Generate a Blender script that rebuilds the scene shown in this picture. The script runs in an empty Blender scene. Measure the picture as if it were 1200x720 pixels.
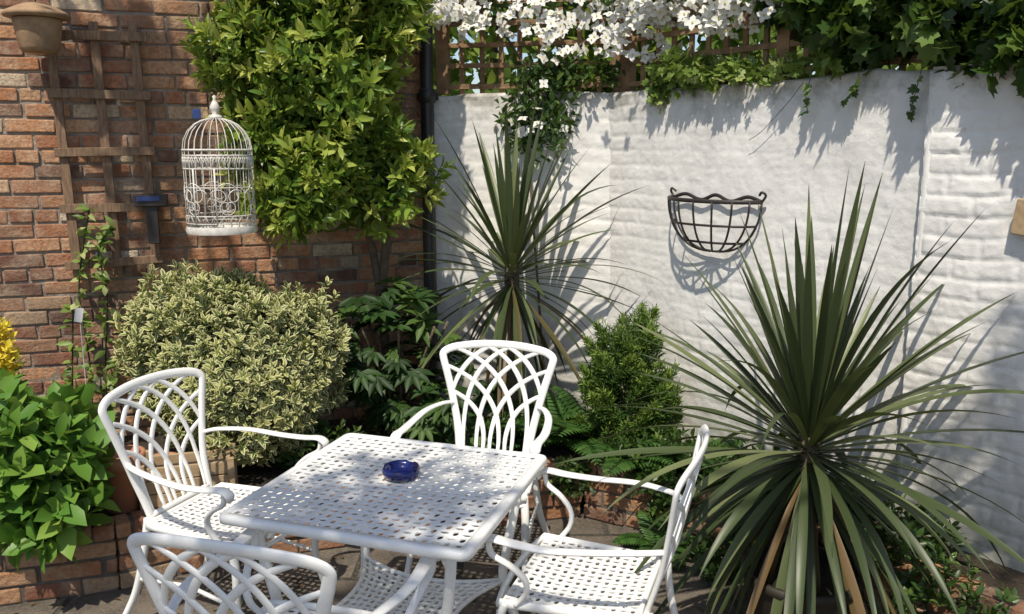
import bpy, math, random
import numpy as np
from mathutils import Vector, Matrix
random.seed(7)
S=bpy.context.scene
S.view_settings.view_transform='Standard'; S.view_settings.look='None'; S.view_settings.exposure=0
COL=S.collection
# ---------------- materials ----------------
def mat(name):
    m=bpy.data.materials.new(name); m.use_nodes=True
    nt=m.node_tree; b=nt.nodes['Principled BSDF']
    return m,nt,b
def ramp(nt,src,stops,interp='LINEAR'):
    r=nt.nodes.new('ShaderNodeValToRGB'); cr=r.color_ramp; cr.interpolation=interp
    while len(cr.elements)<len(stops): cr.elements.new(0.5)
    for e,(p,c) in zip(cr.elements,stops):
        e.position=p; e.color=(c[0],c[1],c[2],1)
    nt.links.new(src,r.inputs[0]); return r.outputs[0]
def mix(nt,f,a,b,mode='MIX'):
    m=nt.nodes.new('ShaderNodeMix'); m.data_type='RGBA'; m.blend_type=mode
    for i,v in ((0,f),(6,a),(7,b)):
        if hasattr(v,'links') or hasattr(v,'is_linked'): nt.links.new(v,m.inputs[i])
        elif i==0: m.inputs[0].default_value=v
        else: m.inputs[i].default_value=(v[0],v[1],v[2],1)
    return m.outputs[2]
def noise(nt,scale,detail=4,rough=.6,dist=0,coord='Object',sc=None):
    tc=nt.nodes.new('ShaderNodeTexCoord'); n=nt.nodes.new('ShaderNodeTexNoise')
    n.inputs['Scale'].default_value=scale; n.inputs['Detail'].default_value=detail
    n.inputs['Roughness'].default_value=rough; n.inputs['Distortion'].default_value=dist
    if sc:
        mp=nt.nodes.new('ShaderNodeMapping'); mp.inputs['Scale'].default_value=sc
        nt.links.new(tc.outputs[coord],mp.inputs[0]); nt.links.new(mp.outputs[0],n.inputs[0])
    else: nt.links.new(tc.outputs[coord],n.inputs[0])
    return n.outputs['Fac']
def bump(nt,b,h,strength=.4,dist=.01):
    bn=nt.nodes.new('ShaderNodeBump'); bn.inputs['Strength'].default_value=strength; bn.inputs['Distance'].default_value=dist
    nt.links.new(h,bn.inputs['Height']); nt.links.new(bn.outputs[0],b.inputs['Normal'])
def simple(name,c1,c2,scale=12,rough=.6,bs=.3,bd=.004,metal=0,detail=4,stretch=None):
    m,nt,b=mat(name); f=noise(nt,scale,detail,sc=stretch)
    nt.links.new(ramp(nt,f,[(.3,c1),(.7,c2)]),b.inputs['Base Color'])
    b.inputs['Roughness'].default_value=rough; b.inputs['Metallic'].default_value=metal
    f2=noise(nt,scale*6,3,sc=stretch); bump(nt,b,f2,bs,bd); return m
def attr(nt,n):
    a=nt.nodes.new('ShaderNodeAttribute'); a.attribute_name=n; return a.outputs['Fac']
def leafmat(name,stops,rough=.42,trans=.28,edge=None,edgepos=(.45,.75),tr=(.2,.3,.03),spec=.4):
    m,nt,b=mat(name); c=ramp(nt,attr(nt,'rnd'),stops)
    if edge:
        e=ramp(nt,attr(nt,'edge'),[(edgepos[0],(0,0,0)),(edgepos[1],(1,1,1))])
        c=mix(nt,e,c,edge)
    nt.links.new(c,b.inputs['Base Color']); b.inputs['Roughness'].default_value=rough
    b.inputs['Specular IOR Level'].default_value=spec
    t=nt.nodes.new('ShaderNodeBsdfTranslucent'); g=mix(nt,.5,c,tr); nt.links.new(g,t.inputs[0])
    ms=nt.nodes.new('ShaderNodeMixShader'); ms.inputs[0].default_value=trans
    nt.links.new(b.outputs[0],ms.inputs[1]); nt.links.new(t.outputs[0],ms.inputs[2])
    nt.links.new(ms.outputs[0],nt.nodes['Material Output'].inputs[0]); return m

def brickmat(name,lime=.45,dark=1.0,soot=.55):
    m,nt,b=mat(name)
    st=[(0,(.12,.055,.04)),(.2,(.26,.105,.06)),(.45,(.42,.18,.085)),(.7,(.54,.28,.14)),(.88,(.52,.37,.23)),(1,(.60,.52,.40))]
    c=ramp(nt,attr(nt,'rnd'),[(p,tuple(x*dark for x in q)) for p,q in st])
    n1=noise(nt,9,5,.65); c=mix(nt,ramp(nt,n1,[(.42,(0,0,0)),(.62,(lime,lime,lime))]),c,(.60*dark,.47*dark,.33*dark))
    n2=noise(nt,2.2,4); c=mix(nt,ramp(nt,n2,[(.47,(0,0,0)),(.7,(soot,soot,soot))]),c,(.1,.07,.05))
    n3=noise(nt,60,3); c=mix(nt,ramp(nt,n3,[(.35,(.5,.5,.5)),(.55,(0,0,0))]),c,(.2,.10,.06))
    nt.links.new(c,b.inputs['Base Color']); b.inputs['Roughness'].default_value=.92
    bump(nt,b,noise(nt,45,6,.7),1,.012); return m
M_brick=brickmat('weathered_brick')
M_brickd=brickmat('darker_bed_brick',.4,.75)  # wall brick recipe with its brick tones scaled darker
M_mortar=simple('lime_mortar',(.36,.31,.25),(.15,.12,.10),7,.95,.9,.012)
M_mortar_d=simple('dark_mortar',(.14,.12,.1),(.07,.06,.05),8,.95,.8,.008)
def whitewall():
    m,nt,b=mat('white_masonry_paint')
    c=ramp(nt,noise(nt,3,5),[(.3,(.68,.665,.645)),(.65,(.79,.775,.75))])
    st=noise(nt,3.5,7,.7,sc=(1,1,.25)); c=mix(nt,ramp(nt,st,[(.52,(0,0,0)),(.75,(.45,.45,.45))]),c,(.48,.46,.43))
    sp=noise(nt,22,5,.75); c=mix(nt,ramp(nt,sp,[(.62,(0,0,0)),(.74,(.6,.6,.6))]),c,(.45,.41,.36))
    s2=noise(nt,7,6,.8); c=mix(nt,ramp(nt,s2,[(.58,(0,0,0)),(.70,(.35,.35,.35))]),c,(.53,.51,.49))
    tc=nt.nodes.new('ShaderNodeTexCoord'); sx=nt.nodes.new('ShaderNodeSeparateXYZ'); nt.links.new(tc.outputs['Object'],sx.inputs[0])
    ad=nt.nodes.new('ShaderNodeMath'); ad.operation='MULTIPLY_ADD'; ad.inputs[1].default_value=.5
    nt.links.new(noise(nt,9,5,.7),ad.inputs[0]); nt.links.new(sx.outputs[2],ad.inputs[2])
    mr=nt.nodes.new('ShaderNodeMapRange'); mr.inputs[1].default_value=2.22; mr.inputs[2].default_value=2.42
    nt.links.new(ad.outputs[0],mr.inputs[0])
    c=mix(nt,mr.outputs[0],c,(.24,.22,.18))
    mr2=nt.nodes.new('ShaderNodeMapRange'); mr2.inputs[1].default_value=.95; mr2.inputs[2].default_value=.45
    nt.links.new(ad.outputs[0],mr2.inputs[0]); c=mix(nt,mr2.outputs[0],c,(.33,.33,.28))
    nt.links.new(c,b.inputs['Base Color']); b.inputs['Roughness'].default_value=.75
    bump(nt,b,noise(nt,60,6,.75),.45,.006); return m
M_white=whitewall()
def alu():
    m,nt,b=mat('white_cast_aluminium')
    c=ramp(nt,noise(nt,6,4),[(.3,(.77,.76,.73)),(.6,(.84,.835,.81))])
    c=mix(nt,ramp(nt,noise(nt,40,5,.7),[(.60,(0,0,0)),(.75,(.5,.5,.5))]),c,(.5,.45,.38))
    nt.links.new(c,b.inputs['Base Color']); b.inputs['Roughness'].default_value=.38
    bump(nt,b,noise(nt,160,2),.15,.002); return m
M_alu=alu()
M_cage=simple('cream_painted_wire',(.72,.70,.66),(.5,.46,.4),30,.5,.2,.001)
M_iron=simple('black_iron',(.015,.014,.014),(.04,.03,.025),20,.5,.3,.001)
M_pipe=simple('black_drainpipe_paint',(.012,.012,.013),(.03,.03,.03),5,.4,.2,.002)
M_wood=simple('weathered_trellis_wood',(.12,.07,.04),(.28,.18,.11),14,.85,.5,.003,stretch=(6,6,1))
M_wood_l=simple('pale_planter_wood',(.45,.33,.2),(.32,.22,.12),10,.8,.5,.003,stretch=(1,6,6))
M_fence=simple('fence_trellis_wood',(.13,.08,.045),(.34,.21,.11),9,.85,.5,.003)
M_bark=simple('bark',(.07,.05,.035),(.16,.12,.08),15,.95,.8,.01)
M_terra=simple('terracotta',(.45,.2,.11),(.36,.17,.1),9,.85,.3,.002)
M_buff=simple('buff_clay',(.40,.26,.15),(.22,.14,.08),12,.85,.5,.003)
M_potd=simple('dark_glazed_pot',(.02,.016,.012),(.035,.03,.022),9,.6,.3,.002)
M_soil=simple('soil',(.025,.018,.012),(.06,.042,.028),14,1,.9,.02)
M_ground=simple('ground_earth',(.12,.1,.08),(.2,.17,.13),3,.95,.6,.02)
M_blue=simple('blue_label',(.02,.04,.14),(.03,.06,.2),10,.4,.1,.001)
M_labelw=simple('plant_label_white',(.75,.75,.75),(.6,.6,.62),20,.5,.1,.001)
M_yel=simple('stamen_yellow',(.6,.5,.12),(.5,.5,.1),20,.6,.1,.001)
m,nt,b=mat('cobalt_glass'); b.inputs['Roughness'].default_value=.05
b.inputs['Transmission Weight'].default_value=.3; b.inputs['IOR'].default_value=1.5; b.inputs['Coat Weight'].default_value=.6
nt.links.new(ramp(nt,noise(nt,25,2),[(.3,(.003,.006,.07)),(.7,(.006,.015,.2))]),b.inputs['Base Color']); M_glass=m
m,nt,b=mat('stone_paving')
tc=nt.nodes.new('ShaderNodeTexCoord'); bt=nt.nodes.new('ShaderNodeTexBrick'); nt.links.new(tc.outputs['Object'],bt.inputs[0])
bt.inputs['Scale'].default_value=1; bt.inputs['Brick Width'].default_value=.45; bt.inputs['Row Height'].default_value=.42; bt.inputs['Mortar Size'].default_value=.014
bt.inputs['Color1'].default_value=(.12,.095,.075,1); bt.inputs['Color2'].default_value=(.17,.14,.11,1); bt.inputs['Mortar'].default_value=(.03,.027,.02,1)
c=mix(nt,ramp(nt,noise(nt,5,7,.75),[(.4,(0,0,0)),(.62,(.85,.85,.85))]),bt.outputs[0],(.055,.047,.037))
c=mix(nt,ramp(nt,noise(nt,70,3,.7),[(.5,(0,0,0)),(.7,(.5,.5,.5))]),c,(.26,.22,.17))
nt.links.new(c,b.inputs['Base Color']); b.inputs['Roughness'].default_value=.9; bump(nt,b,noise(nt,45,6,.75),.8,.012); M_pave=m

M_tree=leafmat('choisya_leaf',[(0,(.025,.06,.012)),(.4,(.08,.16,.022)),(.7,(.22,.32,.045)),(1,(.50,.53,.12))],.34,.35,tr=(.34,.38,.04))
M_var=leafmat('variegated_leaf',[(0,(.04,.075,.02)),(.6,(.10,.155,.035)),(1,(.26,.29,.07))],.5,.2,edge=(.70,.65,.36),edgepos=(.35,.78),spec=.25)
M_hyd=leafmat('hydrangea_leaf',[(0,(.045,.13,.02)),(.6,(.13,.27,.04)),(1,(.30,.42,.08))],.45,.3)
M_dark=leafmat('dark_shrub_leaf',[(0,(.012,.03,.008)),(.6,(.03,.07,.016)),(1,(.08,.14,.03))],.5,.2,spec=.25)
M_ivy=leafmat('ivy_leaf',[(0,(.014,.035,.01)),(.6,(.045,.095,.02)),(1,(.16,.24,.05))],.4,.3)
M_ivyv=leafmat('light_ivy_leaf',[(0,(.08,.14,.02)),(.6,(.2,.29,.06)),(1,(.42,.43,.18))],.45,.3)
M_hedge=leafmat('background_leaf',[(0,(.06,.12,.02)),(.5,(.15,.25,.045)),(1,(.38,.46,.1))],.5,.5,tr=(.4,.46,.08))
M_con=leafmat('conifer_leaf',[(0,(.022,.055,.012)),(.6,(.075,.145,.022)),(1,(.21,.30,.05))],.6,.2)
M_cord=leafmat('cordyline_leaf',[(0,(.15,.09,.04)),(.12,(.09,.075,.028)),(.22,(.034,.05,.018)),(.7,(.06,.082,.032)),(1,(.15,.175,.075))],.42,.12,tr=(.2,.24,.05))
M_fern=leafmat('fern_leaf',[(0,(.02,.06,.01)),(1,(.07,.16,.03))],.5,.3)
M_yfl=leafmat('yellow_flower',[(0,(.7,.5,.02)),(1,(.85,.75,.1))],.6,.3,tr=(.8,.7,.1))
M_wfl=leafmat('clematis_petal',[(0,(.78,.77,.74)),(1,(.88,.87,.84))],.6,.3,tr=(.9,.9,.82))
M_shade=leafmat('shade_tree_leaf',[(0,(.03,.08,.015)),(1,(.1,.18,.03))],.5,.25)

# ---------------- mesh helpers ----------------
def obj(name,verts,faces,mt,smooth=False,parent=None,rnd=None,edge=None,loc=None,rotz=0):
    me=bpy.data.meshes.new(name)
    if isinstance(verts,np.ndarray): verts=verts.tolist()
    if isinstance(faces,np.ndarray): faces=faces.tolist()
    me.from_pydata(verts,[],faces); me.update()
    if mt: me.materials.append(mt)
    if smooth: me.polygons.foreach_set('use_smooth',[True]*len(me.polygons))
    for nm,a in (('rnd',rnd),('edge',edge)):
        if a is not None:
            at=me.attributes.new(nm,'FLOAT','POINT'); at.data.foreach_set('value',np.asarray(a,dtype=np.float32))
    o=bpy.data.objects.new(name,me); COL.objects.link(o)
    if parent: o.parent=parent
    if loc: o.location=loc
    o.rotation_euler[2]=rotz
    return o
def empty(name,loc=(0,0,0),rotz=0):
    e=bpy.data.objects.new(name,None); COL.objects.link(e); e.location=loc; e.rotation_euler[2]=rotz; e.empty_display_size=.2
    return e
class MB:
    def __init__(s): s.v=[]; s.f=[]; s.r=[]
    def add(s,v,f,r=0):
        o=len(s.v); s.v+= [tuple(p) for p in v]; s.f+=[tuple(i+o for i in q) for q in f]; s.r+=[r]*len(v)
    def box(s,c,h,R=None,jit=0,r=0):
        v=[]
        for x in (-1,1):
            for y in (-1,1):
                for z in (-1,1):
                    p=Vector((x*h[0]+random.uniform(-jit,jit),y*h[1]+random.uniform(-jit,jit),z*h[2]+random.uniform(-jit,jit)))
                    if R: p=R@p
                    v.append(p+Vector(c))
        s.add(v,[(0,1,3,2),(4,6,7,5),(0,4,5,1),(2,3,7,6),(0,2,6,4),(1,5,7,3)],r)
    def sweep(s,pts,a,b=None,n=8,side=None,nrm=None,cap=True,r=0):
        pts=[Vector(p) for p in pts]; m=len(pts)
        if b is None: b=a
        A=a if hasattr(a,'__len__') else [a]*m; B=b if hasattr(b,'__len__') else [b]*m
        v=[];f=[]; prev=None
        for i,p in enumerate(pts):
            t=(pts[min(i+1,m-1)]-pts[max(i-1,0)]).normalized()
            if side is not None: sd=Vector(side); sd=(sd-t*t.dot(sd))
            elif nrm is not None: sd=t.cross(Vector(nrm))
            else:
                sd=prev if prev is not None else (Vector((0,0,1)) if abs(t.z)<.8 else Vector((1,0,0)))
                sd=sd-t*t.dot(sd)
            if sd.length<1e-6: sd=Vector((1,0,0))
            sd.normalize(); prev=sd; up=t.cross(sd)
            for k in range(n):
                th=2*math.pi*k/n; v.append(p+sd*(math.cos(th)*A[i])+up*(math.sin(th)*B[i]))
        for i in range(m-1):
            for k in range(n):
                f.append((i*n+k,i*n+(k+1)%n,(i+1)*n+(k+1)%n,(i+1)*n+k))
        if cap: f.append(tuple(range(n-1,-1,-1))); f.append(tuple((m-1)*n+k for k in range(n)))
        s.add(v,f,r)
    def lathe(s,prof,c=(0,0,0),n=32,r=0):
        v=[];f=[]
        for (R,z) in prof:
            for k in range(n):
                th=2*math.pi*k/n; v.append((c[0]+R*math.cos(th),c[1]+R*math.sin(th),c[2]+z))
        for i in range(len(prof)-1):
            for k in range(n): f.append((i*n+k,i*n+(k+1)%n,(i+1)*n+(k+1)%n,(i+1)*n+k))
        s.add(v,f,r)
    def ring(s,c,R,rad,n=36,tilt=None):
        pts=[Vector((math.cos(2*math.pi*k/n)*R,math.sin(2*math.pi*k/n)*R,0))+Vector(c) for k in range(n+1)]
        s.sweep(pts,rad,rad,6,side=(0,0,1),cap=False)
    def make(s,name,mt,smooth=False,parent=None,bevel=0,**k):
        o=obj(name,s.v,s.f,mt,smooth,parent,rnd=s.r if any(s.r) else None,**k)
        if bevel:
            bm=o.modifiers.new('bevel','BEVEL'); bm.width=bevel; bm.segments=2; bm.limit_method='ANGLE'
        return o
def cr(pts,n=8):
    P=[Vector(p) for p in pts]; out=[]
    for i in range(len(P)-1):
        p0=P[max(i-1,0)];p1=P[i];p2=P[i+1];p3=P[min(i+2,len(P)-1)]
        for k in range(n):
            t=k/n
            out.append(.5*((2*p1)+(p2-p0)*t+(2*p0-5*p1+4*p2-p3)*t*t+(3*p1-p0-3*p2+p3)*t**3))
    out.append(P[-1]); return out

def nrmz(a): return a/np.maximum(np.linalg.norm(a,axis=1,keepdims=True),1e-9)
T_OVAL=(np.array([[0,0,0],[.3,.42,.07],[.3,0,0],[.3,-.42,.07],[.68,.36,.02],[.68,0,-.05],[.68,-.36,.02],[1,0,-.14]]),
        [(0,2,1),(0,3,2),(2,5,4,1),(3,6,5,2),(5,7,4),(6,7,5)],[0,1,0,1,1,0,1,.8])
T_IVY=(np.array([[.3,0,.03],[0,0,0],[-.08,.3,-.02],[.2,.52,-.04],[.36,.3,.02],[.68,.4,-.04],[.64,.17,.01],[1,0,-.08],[.64,-.17,.01],[.68,-.4,-.04],[.36,-.3,.02],[.2,-.52,-.04],[-.08,-.3,-.02]]),
       [(0,i,i+1) for i in range(1,12)]+[(0,12,1)],[0]+[1]*12)
def leafmesh(name,P,D,Nn,L,W,T,mt,rnd,parent=None):
    D=nrmz(D); S_=nrmz(np.cross(Nn,D)); U=np.cross(D,S_)
    t,fc,ed=T; k=len(t); n=len(P)
    V=P[:,None,:]+D[:,None,:]*(t[None,:,0,None]*L[:,None,None])+S_[:,None,:]*(t[None,:,1,None]*W[:,None,None])+U[:,None,:]*(t[None,:,2,None]*L[:,None,None])
    V=V.reshape(-1,3); faces=[]
    for i in range(n):
        o=i*k
        for q in fc: faces.append([a+o for a in q])
    return obj(name,V,faces,mt,True,parent,rnd=np.repeat(rnd,k),edge=np.tile(np.array(ed),n))
def shoots(pos,d,k,sp,tilt0,tilt1,rng):
    d=nrmz(d); n=len(pos); r=rng.normal(size=(n,3)); e1=nrmz(np.cross(d,r)); e2=np.cross(d,e1)
    P=[];D=[];NN=[]
    for j in range(k):
        ph=j*2.4+rng.uniform(-.3,.3,n); tl=tilt0+(tilt1-tilt0)*j/max(k-1,1)+rng.uniform(-.2,.2,n)
        rad=np.cos(ph)[:,None]*e1+np.sin(ph)[:,None]*e2
        D.append(np.cos(tl)[:,None]*d+np.sin(tl)[:,None]*rad)
        NN.append(np.sin(tl)[:,None]*d-np.cos(tl)[:,None]*rad)
        P.append(pos-d*(j*sp)+rad*.003)
    return np.concatenate(P),np.concatenate(D),np.concatenate(NN)
def lump(dirs,ph,amp):
    x,y,z=dirs.T
    return 1+amp*(np.sin(3.1*x+ph)*np.cos(2.7*z+ph*2)+.7*np.sin(5.3*y+4.9*z+ph)+.6*np.sin(7.7*x-6.1*z+ph*3))
def cloud(c,rad,n,rng,inner=.55,amp=.12,ph=1.,up=.4,power=.5):
    d=nrmz(rng.normal(size=(n,3))); rr=inner+(1-inner)*rng.random(n)**power
    pos=np.array(c)+d*np.array(rad)*(rr*lump(d,ph,amp))[:,None]
    out=nrmz(d/np.array(rad)*min(rad)+np.array([0,0,up])+rng.normal(size=(n,3))*.35)
    return pos,out,rr
def bush(name,clouds,k,L,Wr,T,mt,seed,parent=None,sp=.008,tilt=(.35,1.35),hi=.5,clip=None):
    rng=np.random.default_rng(seed); PP=[];DD=[];NN=[];RR=[]
    for c in clouds:
        pos,out,rr=cloud(c[0],c[1],c[2],rng,**(c[3] if len(c)>3 else {}))
        if clip is not None:
            kp=clip(pos); pos,out,rr=pos[kp],out[kp],rr[kp]
        P,D,Nn=shoots(pos,out,k,sp,tilt[0],tilt[1],rng); PP.append(P);DD.append(D);NN.append(Nn)
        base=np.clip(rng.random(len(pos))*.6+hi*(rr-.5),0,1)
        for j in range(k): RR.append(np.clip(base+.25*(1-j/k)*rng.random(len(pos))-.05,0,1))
    P=np.concatenate(PP);D=np.concatenate(DD);Nn=np.concatenate(NN);R=np.concatenate(RR)
    n=len(P); Ls=L*rng.uniform(.65,1.2,n)
    Nn=Nn+rng.normal(size=(n,3))*.25
    return leafmesh(name,P,D,Nn,Ls,Ls*Wr,T,mt,R,parent)

# ---------------- bricks ----------------
def bricks(mb,p0,p1,z0,z1,thick=.11,cl=.225,ch=.075,mort=.011,jit=.002,out=.004,stag0=0):
    p0=Vector((p0[0],p0[1],0)); p1=Vector((p1[0],p1[1],0)); d=(p1-p0); Ln=d.length; d.normalize()
    n=Vector((d.y,-d.x,0)); ang=math.atan2(d.y,d.x)
    rows=int(round((z1-z0)/ch))
    for r in range(rows):
        header=(r%4==3)
        bl=cl/2 if header else cl
        s=-(bl/2 if r%2 else 0)+random.uniform(-.02,.02)
        while s<Ln:
            bb=bl*random.uniform(.94,1.05)
            a=max(s,0); e=min(s+bb,Ln)
            if e-a>.03:
                cx=p0+d*((a+e)/2)
                col=min(1,max(.01,random.gauss(.50,.28)))
                R=Matrix.Rotation(ang+random.uniform(-.015,.015),3,'Z')@Matrix.Rotation(random.uniform(-.014,.014),3,'Y')
                o=random.uniform(-out,out)
                mb.box(cx+n*(o-thick/2)+Vector((0,0,z0+ch*(r+.5)+random.uniform(-.002,.002))),((e-a)/2-mort/2,thick/2,ch/2-mort/2),R,jit,col)
            s+=bb
BW0=Vector((-3.9,3.876)); BW1=Vector((-.45,5.0))
mb=MB(); bricks(mb,BW0,BW1,0,3.6,jit=.0035,out=.005)
bwall=empty('brick_wall')
mb.make('bricks',M_brick,parent=bwall,bevel=.006)
d=(BW1-BW0).normalized(); n2=Vector((d.y,-d.x)); ctr=(BW0+BW1)/2-n2*.127
mb=MB(); mb.box((ctr.x,ctr.y,1.8),((BW1-BW0).length/2,.118,1.8),Matrix.Rotation(math.atan2(d.y,d.x),3,'Z')); mb.make('mortar',M_mortar,parent=bwall)

def vnoise(x,y,sc,seed):
    g=np.random.default_rng(seed).random((128,128)); x=x*sc+13.7; y=y*sc+7.1
    xi=np.floor(x).astype(int);yi=np.floor(y).astype(int);fx=x-xi;fy=y-yi
    fx=fx*fx*(3-2*fx);fy=fy*fy*(3-2*fy); a=xi%128;b_=yi%128;a1=(a+1)%128;b1=(b_+1)%128
    return (g[a,b_]*(1-fx)*(1-fy)+g[a1,b_]*fx*(1-fy)+g[a,b1]*(1-fx)*fy+g[a1,b1]*fx*fy)-.5
def sst(x): x=np.clip(x,0,1); return x*x*(3-2*x)
def wallgrid(name,p0,p1,z0,z1,step,amp,parent,seed,off=0,topvar=.02,soft=.018,fill=.65,big=.03):
    p0=np.array(p0);p1=np.array(p1);Ln=np.linalg.norm(p1-p0);d=(p1-p0)/Ln;n=np.array([d[1],-d[0]])
    if n[1]>0: n=-n
    ns=int(Ln/step)+1;nz=int((z1-z0)/step)+1
    s=np.linspace(0,Ln,ns);z=np.linspace(z0,z1,nz);Sg,Z=np.meshgrid(s,z,indexing='ij')
    zz=Z+.010*vnoise(Sg,Z,2.5,seed+5); ss=Sg+.012*vnoise(Sg,Z,5,seed+6)
    row=np.floor(zz/.078);so=ss+(row%2)*.115+.03*np.sin(row*7.3);col=np.floor(so/.23)
    fs=so/.23-col;fz=zz/.078-row
    e=np.minimum(np.minimum(fs,1-fs)*.23,np.minimum(fz,1-fz)*.078)
    h=(np.sin(row*127.1+col*311.7+seed)*43758.5453); h=h-np.floor(h)
    filled=sst((vnoise(Sg,Z,3.5,seed+9)+.25)*2.2)
    H=amp*(sst(e/soft)*(.0055+.005*h)*(1-fill*filled))+amp*.006*vnoise(Sg,Z,30,seed+1)+amp*.008*vnoise(Sg,Z,11,seed+2)+big*vnoise(Sg,Z,1.7,seed+3)
    H+=amp*.005*vnoise(Sg,Z,65,seed+8)
    H[:, -1]-=.015
    Zo=Z+(Z-z0)/(z1-z0)*topvar*(2*vnoise(Sg,Z*0,6,seed+4))
    X=p0[0]+d[0]*Sg+n[0]*(H+off);Y=p0[1]+d[1]*Sg+n[1]*(H+off)
    V=np.stack([X,Y,Zo],-1).reshape(-1,3)
    i=np.arange(ns-1)[:,None];j=np.arange(nz-1)[None,:];a=i*nz+j
    F=np.stack([a,a+nz,a+nz+1,a+1],-1).reshape(-1,4)
    o=obj(name,V,F,M_white,True,parent)
    c=(p0+p1)/2-n*(.15-off); mbx=MB(); mbx.box((c[0],c[1],(z0+z1-.03)/2),(Ln/2,.12,(z1-.03-z0)/2),Matrix.Rotation(math.atan2(d[1],d[0]),3,'Z')); mbx.make(name+'_core',M_white,parent=parent)
    mbx=MB(); c=(p0+p1)/2-n*(.10-off+.01); mbx.box((c[0],c[1],z1-.014),(Ln/2,.10,.012),Matrix.Rotation(math.atan2(d[1],d[0]),3,'Z'),.004); mbx.make(name+'_coping',M_white,parent=parent)
    return o
ww=empty('white_garden_wall')
W0=np.array([.53,4.8]);dW=np.array([.5947,-.8040]);nW=np.array([-.8040,-.5947])
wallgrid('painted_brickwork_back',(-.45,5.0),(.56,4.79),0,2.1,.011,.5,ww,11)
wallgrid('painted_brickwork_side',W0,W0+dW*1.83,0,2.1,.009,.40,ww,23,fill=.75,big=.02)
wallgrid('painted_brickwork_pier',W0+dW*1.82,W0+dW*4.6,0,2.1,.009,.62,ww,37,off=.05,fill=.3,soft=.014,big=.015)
pe=W0+dW*1.82+nW*.012
mb=MB(); mb.box((pe[0]+dW[0]*.012,pe[1]+dW[1]*.012,1.04),(.012,.042,1.04),Matrix.Rotation(math.atan2(dW[1],dW[0]),3,'Z')); mb.make('pier_return',M_white,parent=ww,bevel=.008)

obj('ground',[(-150,-150,-.02),(150,-150,-.02),(150,150,-.02),(-150,150,-.02)],[(0,1,2,3)],M_ground)
obj('patio_paving',[(-4.5,-3,0),(5,-3,0),(5,5.2,0),(-4.5,5.2,0)],[(0,1,2,3)],M_pave)
BE=[(-3.9,2.55),(-1.62,3.26),(-1.2,3.52),(.35,3.98),(.78,3.72),(1.24,3.22),(1.75,2.5),(2.6,1.25)]
bed=empty('raised_bed')
mb=MB(); mm=MB()
for a,b_ in zip(BE[:-1],BE[1:]):
    bricks(mb,a,b_,0,.30,thick=.105,jit=.004,out=.006)
    A=Vector(a);B=Vector(b_);dd=(B-A);Ln=dd.length;dd.normalize();nn=Vector((dd.y,-dd.x)); c=(A+B)/2-nn*.054
    mm.box((c.x,c.y,.143),(Ln/2-.01,.045,.143),Matrix.Rotation(math.atan2(dd.y,dd.x),3,'Z'))
mb.make('bricks',M_brickd,parent=bed,bevel=.007); mm.make('mortar',M_mortar_d,parent=bed)
inn=[(-3.9,2.62),(-1.66,3.33),(-1.24,3.59),(.36,4.07),(.82,3.8),(1.3,3.28),(1.82,2.55),(2.68,1.3)]
outp=[(-3.9,3.87),(-2.2,4.42),(-1.3,4.71),(.52,4.8),(.95,4.22),(1.45,3.55),(1.95,2.85),(3.0,1.4)]
sv=[];sf=[];K=14
for i,(a,b_) in enumerate(zip(inn,outp)):
    for k in range(K+1):
        t=k/K; sv.append((a[0]*(1-t)+b_[0]*t,a[1]*(1-t)+b_[1]*t,.265+random.uniform(-.012,.015)))
for i in range(len(inn)-1):
    for k in range(K): sf.append((i*(K+1)+k,(i+1)*(K+1)+k,(i+1)*(K+1)+k+1,i*(K+1)+k+1))
obj('soil',sv,sf,M_soil,True,bed)

# ---------------- furniture ----------------
def perf(mb,f,nx,ny,a=.42,b=.25):
    idx={}; V=[];F=[]
    def g(i,j):
        if (i,j) not in idx:
            idx[(i,j)]=len(V); V.append(f(i/(2*nx)*2-1,j/(2*ny)*2-1))
        return idx[(i,j)]
    for cx in range(nx):
        for cy in range(ny):
            X=2*cx+1;Y=2*cy+1
            o=[g(X+dx,Y+dy) for dx,dy in ((1,0),(1,1),(0,1),(-1,1),(-1,0),(-1,-1),(0,-1),(1,-1))]
            ax,bx=(a,b) if (cx+cy)%2 else (b,a); inn_=[]
            for k in range(8):
                th=k*math.pi/4; u=X+2*ax*math.cos(th)*1.05;v=Y+2*bx*math.sin(th)*1.05
                inn_.append(len(V)); V.append(f(u/(2*nx)*2-1,v/(2*ny)*2-1))
            for k in range(8): F.append((o[k],o[(k+1)%8],inn_[(k+1)%8],inn_[k]))
    mb.add(V,F)
def solid(o,t):
    m=o.modifiers.new('solid','SOLIDIFY'); m.thickness=t; m.offset=-1
    bv=o.modifiers.new('bev','BEVEL'); bv.width=.0015; bv.segments=1; bv.limit_method='ANGLE'
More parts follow.
